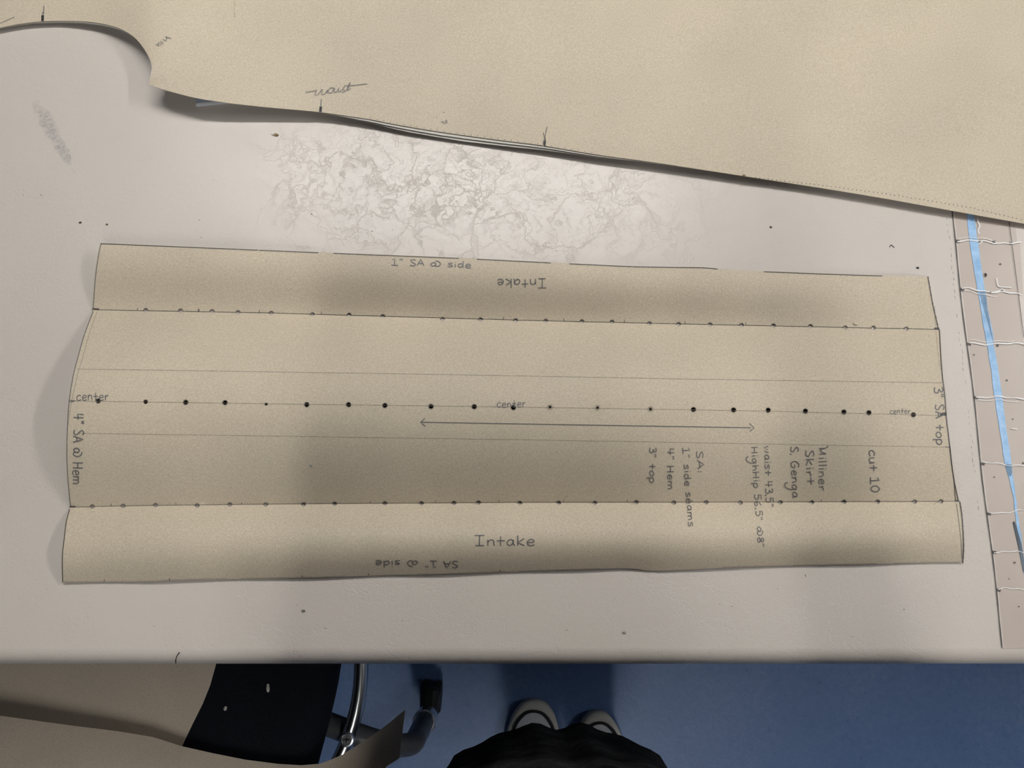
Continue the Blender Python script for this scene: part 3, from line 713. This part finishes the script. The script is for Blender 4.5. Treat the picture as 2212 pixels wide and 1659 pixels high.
# ------------------------------------------------------------------ small things lying on the table
def crumb(px, py, s, col, label, z=TZ, flat=.5, cat='crumb', name='crumb'):
    bm = bmesh.new(); bmesh.ops.create_icosphere(bm, subdivisions=1, radius=s)
    for q in bm.verts:
        q.co *= random.uniform(.7, 1.2); q.co.x *= 1.4; q.co.z *= flat
    lo = min(q.co.z for q in bm.verts); c = P(px, py, z)
    bm.verts.index_update()
    vv = [q.co - Vector((0, 0, lo)) + c for q in bm.verts]; ff = [[q.index for q in fc.verts] for fc in bm.faces]; bm.free()
    return mesh(name, vv, ff, plain('crumb_%d' % len(bpy.data.materials), col, .7), loc=c, label=label, cat=cat)
crumb(597, 292, .0017, (.22, .15, .07), 'small brown crumb below the curled pattern near the waist notch')
crumb(591, 290, .0014, (.6, .57, .5), 'pale paper crumb touching the brown crumb')
crumb(174, 481, .0011, (.03, .025, .03), 'tiny dark crumb left of the folded pattern corner')
crumb(231, 485, .0010, (.12, .11, .05), 'tiny olive crumb above the folded pattern corner')
crumb(656, 1319, .0014, (.16, .15, .14), 'grey lint crumb between folded pattern and front table edge')
crumb(1348, 1366, .0014, (.30, .28, .26), 'pale grey lint crumb nearest the front table edge')
crumb(1665, 491, .0009, (.02, .02, .02), 'tiny black speck between the two paper patterns')
crumb(1982, 579, .0010, (.015, .015, .015), 'tiny black speck above the folded pattern right corner')
crumb(1848, 699, .0014, (.55, .47, .35), 'small curled paper fleck on the upper intake flap', zp(1848, 699)+.0002)
crumb(1606, 380, .0014, (.20, .15, .08), 'brown paper fleck on the edge of the topmost pattern', zs(1606, 377)+.0002)
crumb(672, 1005, .0008, (.2, .2, .2), 'tiny grey speck on the centre panel', zp(672, 1005)+.0002)
def thread(px, w_, z, mat, label, name='thread'):
    pts = [P(x, y, z + w_) for x, y in catmull(px, 2)]
    mb = MB(); mb.tube(pts, w_, 6); return mb.build(name, mat, loc=P(px[0][0], px[0][1], z), label=label, cat='thread')
thread([(1922, 534), (1925, 529), (1932, 535)], .0003, TZ, M_INK, 'bent snippet of dark thread above the folded pattern')
thread([(2128, 590), (2131, 594), (2128, 598)], .0004, TZ+.0012, M_INK, 'short dark thread curl beside the blue tape')
thread([(1739, 1241), (1741, 1246)], .0003, TZ, M_FAINT, 'short grey thread below the folded pattern right end')
hp = [(388, 1409), (382, 1418), (379, 1427), (380, 1433)]
mb = MB()
hz = [TZ+.0003, TZ+.0001, TZ-.0012, TZ-.004]
mb.tube([P(x, y, z) for (x, y), z in zip(hp, hz)], .00035, 6)
mb.build('thread', M_INK, loc=P(388, 1409, TZ), label='dark hair-thin thread hanging over the front table edge', cat='thread')
mb = MB()
for k in range(46):
    x = random.uniform(20, 2040); y = random.choice([random.uniform(300, 520), random.uniform(1265, 1400), random.uniform(520, 1200)])
    if 120 < x < 2095 and 515 < y < 1262: continue
    if y < lerp_tab(EDGE, x) + 30 and x > 300: continue
    s = random.uniform(.8, 2.2); ribbon_verts([(x-s, y), (x+s, y+random.uniform(-1, 1))], s*1.3, ZT, mb, .00015)
mb.build('ink_specks', M_FAINT, table, kind='stuff')

# ------------------------------------------------------------------ stool
SZ = 0.58
cc = P(376, 1457, .385); CX, CY = cc.x, cc.y
stool = put('drafting_stool', (CX, CY, 0), 'black drafting stool with chrome foot ring and caster legs', 'stool')
# seat: rounded square cushion
SR = P(722, 1500, SZ).x - CX
def seat_ring(s, z, n=64, pw=3.2):
    out = []
    for k in range(n):
        a = 2*math.pi*k/n; c_, s_ = math.cos(a), math.sin(a)
        r = (abs(c_)**pw + abs(s_)**pw)**(-1/pw)
        a2 = R(-13); x, y = c_*r*s, s_*r*s*.95
        out.append(Vector((CX + x*math.cos(a2) - y*math.sin(a2), CY + x*math.sin(a2) + y*math.cos(a2), z)))
    return out
rings = [(SR*.9, SZ-.075), (SR*.985, SZ-.06), (SR, SZ-.035), (SR*.99, SZ-.014), (SR*.955, SZ-.003), (SR*.9, SZ), (SR*.45, SZ+.002)]
vv = []; ff = []
for s, z in rings: vv += seat_ring(s*.955, z)
for i in range(len(rings)-1):
    for k in range(64): ff.append((i*64+k, i*64+(k+1) % 64, (i+1)*64+(k+1) % 64, (i+1)*64+k))
ff.append(tuple(range(64))[::-1]); ff.append(tuple((len(rings)-1)*64+k for k in range(64)))
mesh('seat', vv, ff, M_SEAT, stool, smooth=True)
mb = MB(); mb.lathe((CX, CY, 0), [(.02, .30), (.03, .31), (.03, .36), (.022, .365), (.022, SZ-.1), (.09, SZ-.095), (.09, SZ-.076)], 24)
mb.build('column', M_LEG, stool)
e0 = P(920, 1552, .11); ex, ey = e0.x - CX, e0.y - CY; RL = math.hypot(ex, ey); A0 = math.atan2(ey, ex)
LZ = .345
q = P(776, 1470, .385); RR = math.hypot(q.x-CX, q.y-CY)
screws = []
for k in range(5):
    a = A0 + 2*math.pi*k/5; u = Vector((math.cos(a), math.sin(a), 0)); o = Vector((CX, CY, 0))
    bend = .075; pts = [o + u*.02 + Vector((0, 0, LZ)), o + u*(RL-bend) + Vector((0, 0, LZ))]
    for j in range(1, 9):
        b_ = math.pi/2*j/8; pts.append(o + u*(RL-bend+bend*math.sin(b_)) + Vector((0, 0, LZ-bend+bend*math.cos(b_))))
    pts.append(o + u*RL + Vector((0, 0, .135)))
    mb = MB(); mb.tube(pts, .0165, 20); lg = mb.build('leg', M_LEG, stool, smooth=True)
    mb = MB(); mb.lathe(o + u*RL, [(.0175, .10), (.0205, .103), (.0205, .138), (.018, .141)], 24); mb.build('collar', M_CHROME, lg, smooth=False)
    # caster, trailing towards the table
    tr = Vector((.05, 1, 0)).normalized() if k == 0 else Vector((math.cos(a+1), math.sin(a+1), 0)); sd = Vector((-tr.y, tr.x, 0))
    cw = o + u*RL + tr*.022
    rot = Matrix((tr, sd, Vector((0, 0, 1)))).transposed()
    cs = MB()
    for s in (-1, 1):
        bm = bmesh.new(); bmesh.ops.create_cone(bm, cap_ends=True, segments=24, radius1=.030, radius2=.030, depth=.014)
        bmesh.ops.bevel(bm, geom=[e for e in bm.edges if abs(e.verts[0].co.z-e.verts[1].co.z) < 1e-5], offset=.003, segments=2, affect='EDGES')
        bm.verts.index_update()
        cs.add([cw + sd*(s*.011 + p_.co.z) + tr*p_.co.x + Vector((0, 0, .030 + p_.co.y)) for p_ in bm.verts], [[w_.index for w_ in fc.verts] for fc in bm.faces]); bm.free()
    cs.build('caster', M_RUBBER, lg)
    hd = MB(); hd.box(cw + Vector((0, 0, .058)) - tr*.006, (.058, .032, .038), .010, rot); hd.lathe(o + u*RL, [(.008, .05), (.008, .102)], 12)
    hd.build('caster_hood', M_RUBBER, lg)
    screws.append(o + u*RR + Vector((0, 0, .385)))
mb = MB()
n = 96; ringp = [Vector((CX + RR*math.cos(2*math.pi*k/n), CY + RR*math.sin(2*math.pi*k/n), .3735)) for k in range(n)]
mb.tube(ringp, .0105, 16, closed=True)
rg = mb.build('foot_ring', M_CHROME, stool, smooth=True)
for s in screws:
    mb = MB(); mb.lathe((s.x, s.y, .376), [(.0105, 0), (.0105, .008), (.0095, .0095), (.0075, .0098), (.0072, .0088)], 24); b1 = mb.build('screw', M_CHROME, rg)
    mb = MB(); mb.box((s.x, s.y, .3854), (.009, .0018, .0014)); mb.box((s.x, s.y, .3854), (.0018, .009, .0014)); mb.v and None
    tag(mesh('screw_slot', mb.v, mb.f, M_INK, rg))
# lint on the seat
def lint(px, py, l, ang, label):
    c = P(px, py, SZ+.002); d = Vector((math.cos(ang), math.sin(ang), 0))
    mb = MB(); mb.tube([c - d*l, c - d*l*.3 + Vector((0, 0, .0006)), c + d*l], [.0012, .0022, .0014], 8)
    mb.build('lint', plain('lint_%d' % py, (.5, .48, .43), .8), loc=c, label=label, cat='lint')
lint(579, 1486, .0045, R(95), 'longer pale lint scrap on the black stool seat')
lint(487, 1530, .0022, R(80), 'small round pale lint scrap on the black stool seat')

# papers lying on the stool
def paper_grid(name, rows, mat, label, cat='paper', smooth=True):
    """rows of (px, py, z): a sheet with its own bends"""
    n = len(rows[0]); vv = [P(*q) for r_ in rows for q in r_]
    ff = [(i*n+k, i*n+k+1, (i+1)*n+k+1, (i+1)*n+k) for i in range(len(rows)-1) for k in range(n-1)]
    a, b2, c = (vv[i] for i in ff[0][:3])
    if (b2-a).cross(c-a).z < 0: ff = [f[::-1] for f in ff]
    c0 = sum(vv, Vector())/len(vv)
    o = mesh(name, vv, ff, mat, loc=(c0.x, c0.y, min(q.z for q in vv)), smooth=smooth, label=label, cat=cat)
    solid(o, .0005); return o
ZA = SZ + .0035
rows = []
for y in range(1340, 1761, 20):
    xr = lerp_tab([(1340, 480), (1400, 474), (1437, 466), (1480, 454), (1520, 438), (1570, 413), (1612, 393), (1760, 330)], y)
    rows.append([(xr + (-420 - xr)*k/14, y, ZA + .0004*k + .004*(k/14)**2) for k in range(15)])
paper_grid('paper_sheet', rows, M_PAPER2, 'flat brown paper sheet on the stool, tucked beneath the curled one', 'paper')
topB = [(-420, 1480), (-200, 1515), (0, 1546), (80, 1557), (160, 1568), (250, 1579), (330, 1592), (393, 1612), (460, 1627), (530, 1641), (600, 1650), (650, 1653), (690, 1650), (715, 1641), (740, 1630), (775, 1608), (810, 1585), (845, 1558), (875, 1533)]
zB = [(-420, .04), (0, .035), (160, .029), (330, .021), (460, .015), (600, .012), (690, .010), (740, .007), (810, -.006), (875, -.022)]
botB = [(-420, 1850), (690, 1850), (740, 1790), (800, 1700), (830, 1660), (846, 1645), (863, 1637)]
rows = []
tb = dens(topB, 22); L0 = len(tb)
cols = []
for i, (x, y) in enumerate(tb):
    u = i/(L0-1)
    if x <= 690: bx, by = x, 1850
    else:
        k = (x-690)/185.; bx = 690 + k*173; by = lerp_tab([(690, 1850), (760, 1760), (800, 1700), (830, 1660), (846, 1645), (863, 1637)], bx)
    zz = SZ + lerp_tab(zB, x) + .001
    cols.append([(x + (bx-x)*j/9, y + (by-y)*j/9, zz + (.012*math.sin(math.pi*j/9) if x < 690 else +.08*((x-690)/185.)*j/9)) for j in range(10)])
rows = [[cols[i][j] for i in range(L0)] for j in range(10)]
paper_grid('paper_sheet', rows, M_PAPER2, 'curled brown paper sheet draped over the stool with one drooping corner', 'paper')

# ------------------------------------------------------------------ the standing person
per = put('person', (.09, -.42, 0), 'person in black clothing and white sneakers standing at the table', 'person')
PX = .10
def skin_body(name, joints, bones, mat, root):
    me = bpy.data.meshes.new(name); og = worg(per)
    names = list(joints); me.from_pydata([tuple(Vector(joints[n_][0]) - og) for n_ in names], [(names.index(a), names.index(b_)) for a, b_ in bones], []); me.update()
    o = bpy.data.objects.new(name, me); C.objects.link(o); o.parent = per
    sk = o.modifiers.new('skin', 'SKIN'); sk.use_smooth_shade = True
    for i, n_ in enumerate(names):
        d = me.skin_vertices[0].data[i]; r_ = joints[n_][1]; d.radius = r_ if isinstance(r_, tuple) else (r_, r_); d.use_root = (n_ == root)
    o.modifiers.new('sub', 'SUBSURF').levels = 2; o.modifiers['sub'].render_levels = 2
    me.materials.append(mat); return o
J = {'pelvis': ((PX, -.42, .93), (.14, .10)), 'waist': ((PX, -.42, 1.06), (.125, .09)), 'chest': ((PX, -.43, 1.26), (.14, .10)), 'collar': ((PX, -.44, 1.40), (.09, .07)),
     'neck': ((PX, -.435, 1.47), .048), 'head_low': ((PX, -.41, 1.55), (.06, .075)), 'head': ((PX, -.40, 1.63), (.072, .09)), 'crown': ((PX, -.41, 1.70), (.055, .07))}
B = [('pelvis', 'waist'), ('waist', 'chest'), ('chest', 'collar'), ('collar', 'neck'), ('neck', 'head_low'), ('head_low', 'head'), ('head', 'crown')]
for s, nm, ax, ay in ((-1, 'l', .065, -.47), (1, 'r', .155, -.485)):
    J['hip'+nm] = ((PX + s*.085, -.42, .87), .085); J['knee'+nm] = ((ax + .0, -.43, .49), .055); J['calf'+nm] = ((ax, -.455, .35), .05); J['ankle'+nm] = ((ax, ay, .09), .036)
    J['sh'+nm] = ((PX + s*.17, -.43, 1.38), .055); J['elbow'+nm] = ((PX + s*.19, -.33, 1.16), .042); J['wrist'+nm] = ((PX + s*.14, -.14, 1.34), .027)
    B += [('pelvis', 'hip'+nm), ('hip'+nm, 'knee'+nm), ('knee'+nm, 'calf'+nm), ('calf'+nm, 'ankle'+nm), ('collar', 'sh'+nm), ('sh'+nm, 'elbow'+nm), ('elbow'+nm, 'wrist'+nm)]
M_BODY = None
skin_body('body', J, B, M_BLACKCLOTH, 'pelvis')
# long loose black garment, folds and all
def garment():
    prof = [(1.42, .105, .085, -.435), (1.36, .17, .115, -.432), (1.25, .18, .13, -.425), (1.10, .17, .135, -.415), (1.0, .172, .145, -.402), (.90, .158, .155, -.383), (.80, .132, .166, -.36), (.70, .120, .174, -.35)]
    rows = []
    zz = [1.42 - k*(.70/46) for k in range(47)]
    n = 96; v = []
    for z in zz:
        pz = sorted((a, b_, c, d) for a, b_, c, d in prof)
        A = lerp_tab([(q[0], q[1]) for q in pz], z); Bv = lerp_tab([(q[0], q[2]) for q in pz], z); cy = lerp_tab([(q[0], q[3]) for q in pz], z)
        fl = max(0, min(1, (1.1 - z)/.35)); ep = 2.2 + 1.3*fl
        for k in range(n):
            a = 2*math.pi*k/n
            wv = 1 + fl*(.010*math.sin(a*7+1.3+z*2) + .016*math.sin(a*12+.6-z*3) + .012*math.sin(a*19+z*9)) + .010*math.sin(z*55+3*math.sin(a*2.3)) + .006*math.sin(z*110+a*5)
            sq = (abs(math.cos(a))**ep + abs(math.sin(a))**ep)**(-1/ep)
            v.append((PX - .055*fl + A*math.cos(a)*wv*sq, cy + Bv*math.sin(a)*wv*sq, z))
    f = [(i*n+k, i*n+(k+1) % n, (i+1)*n+(k+1) % n, (i+1)*n+k)[::-1] for i in range(46) for k in range(n)]
    return v, f
v, f = garment()
gm = mesh('tunic', v, f, M_BLACKCLOTH, per, smooth=True, label='loose wrinkled black tunic top')
solid(gm, .003)
# head with a face, hair and hands
def head():
    bm = bmesh.new(); bmesh.ops.create_uvsphere(bm, u_segments=32, v_segments=24, radius=1)
    for q in bm.verts:
        x, y, z = q.co; q.co = Vector((x*.075*(1 - .18*max(0, -z)), y*.095, z*.115))
        fx = x*.075
        if y > .3:
            nose = math.exp(-((fx/.012)**2)) * math.exp(-(((z*.115 + .012)/.022)**2)); q.co.y += .018*nose
            eye = sum(math.exp(-(((fx - s*.03)/.014)**2)) for s in (-1, 1))*math.exp(-(((z*.115 - .012)/.010)**2)); q.co.y -= .008*eye
            lip = math.exp(-((fx/.022)**2))*math.exp(-(((z*.115 + .055)/.008)**2)); q.co.y += .005*lip
    bmesh.ops.rotate(bm, verts=bm.verts, matrix=Matrix.Rotation(R(-35), 3, 'X'))
    bm.verts.index_update()
    c = Vector((PX, -.395, 1.625))
    r_ = [q.co + c for q in bm.verts], [[w_.index for w_ in fc.verts] for fc in bm.faces]; bm.free(); return r_
v, f = head(); hd = mesh('head', v, f, M_SKIN, per, smooth=True)
mb = MB()
for s in (-1, 1): mb.lathe((PX + s*.075, -.40, 1.60), [(.006, -.012), (.016, -.006), (.018, .004), (.010, .012)], 12, 'y')
mb.build('ear', M_SKIN, hd, smooth=True)
bm = bmesh.new(); bmesh.ops.create_uvsphere(bm, u_segments=32, v_segments=20, radius=1)
for q in bm.verts: q.co = Vector((q.co.x*.085, q.co.y*.10, q.co.z*.115))
bmesh.ops.bisect_plane(bm, geom=bm.verts[:]+bm.edges[:]+bm.faces[:], plane_co=(0, .02, 0), plane_no=(0, .8, -.6), clear_outer=True)
bm.verts.index_update(); mesh('hair', [q.co + Vector((PX, -.415, 1.645)) for q in bm.verts], [[w_.index for w_ in fc.verts] for fc in bm.faces], M_HAIR, hd, smooth=True); bm.free()
for s in (-1, 1):
    mb = MB(); wr = Vector((PX + s*.14, -.14, 1.34)); d = Vector((-s*.35, .5, .6)).normalized(); sd = Vector((s*.75, .55, -.1)).normalized(); up = d.cross(sd)
    pal = [wr - d*.03, wr + d*.02, wr + d*.05, wr + d*.085]
    v = []
    for q_, (rw, rt) in zip(pal, ((.024, .022), (.030, .018), (.040, .016), (.038, .013))):
        for k in range(14):
            a = 2*math.pi*k/14; v.append(q_ + sd*math.cos(a)*rw + up*math.sin(a)*rt)
    mb.add(v, [(i*14+k, i*14+(k+1) % 14, (i+1)*14+(k+1) % 14, (i+1)*14+k) for i in range(3) for k in range(14)] + [tuple(range(14))[::-1], tuple(42+k for k in range(14))])
    for j, ln in enumerate((.068, .078, .072, .056)):
        b0 = wr + d*.075 + sd*(-.028 + j*.019); dr = d; pts = [b0]
        for st in range(3):
            pts.append(pts[-1] + dr*ln*(.45, .32, .23)[st]); dr = (dr - up*s*.35).normalized()
        mb.tube(pts, [.0095, .009, .0082, .0065], 10)
    b0 = wr + d*.02 - sd*.025; mb.tube([b0, b0 + (d*.5 - sd).normalized()*.03, b0 + (d*.9 - sd*.7).normalized()*.055, b0 + (d - sd*.4).normalized()*.075], [.012, .0105, .0098, .007], 10)
    mb.build('hand', M_SKIN, per, smooth=True)
# sneakers
def sneaker(tip, back_dir, Wd, label):
    """tip: world point of the toe on the floor"""
    d = Vector(back_dir).normalized(); sd = Vector((-d.y, d.x, 0)); Ln = .275
    def outline(sc, n=20):
        prof = [(0, 0), (.0015, .22), (.008, .46), (.026, .74), (.055, .93), (.085, 1.0), (.13, .98), (.18, .80), (.23, .68), (.255, .55), (.268, .35), (Ln, 0)]
        Lp = catmull([(a*1000, b_*500) for a, b_ in prof], 10)
        pts = [(a/1000, b_/500*Wd/2*sc) for a, b_ in Lp]
        full = pts + [(a, -b_) for a, b_ in pts[::-1][1:-1]]
        c = .13
        return [(c + (a-c)*(1 - (1-sc)*.85), b_) for a, b_ in full]
    def loft(levels, cap_b=True, cap_t=True):
        v = []; f = []; n = None
        for sc, z in levels:
            o_ = outline(sc); n = len(o_)
            for a, b_ in o_: v.append(tip + d*a + sd*b_ + Vector((0, 0, z(a) if callable(z) else z)))
        for i in range(len(levels)-1):
            for k in range(n): f.append((i*n+k, i*n+(k+1) % n, (i+1)*n+(k+1) % n, (i+1)*n+k))
        if cap_b: f.append(tuple(range(n))[::-1])
        if cap_t: f.append(tuple((len(levels)-1)*n+k for k in range(n)))
        return v, f
    hgt = lambda a: lerp_tab([(0, .034), (.03, .043), (.06, .050), (.10, .060), (.15, .085), (.2, .105), (.28, .105)], a)
    up = mesh('sneaker', *loft([(.86, .03), (.855, .036), (.80, lambda a: max(.037, hgt(a)*.80)), (.66, lambda a: hgt(a)*.94), (.45, hgt), (.2, lambda a: hgt(a)*1.02), (.02, lambda a: hgt(a)*1.03)]), M_CANVAS, per, smooth=True, label=label)
    mesh('sole', *loft([(.96, 0), (1, .004), (1.0, .026), (.97, .033), (.90, .0345), (.80, .0345)]), M_FOXING, up, smooth=True)
    # thin dark line where the canvas meets the rubber
    o_ = outline(.845); mb = MB(); pts = [tip + d*a + sd*b_ + Vector((0, 0, .0385)) for a, b_ in o_]
    mb.tube(pts, .0026, 8, closed=True); mb.build('stripe', M_INK, up, smooth=True)
tl = P(1156, 1511, .02); tr = P(1287, 1536, .02)
sneaker(Vector((tl.x, tl.y, 0)), (-.06, -1, 0), .104, 'white sneaker with dark rim line, set further forward')
sneaker(Vector((tr.x, tr.y, 0)), (.12, -1, 0), .092, 'white sneaker with dark rim line, set further back')
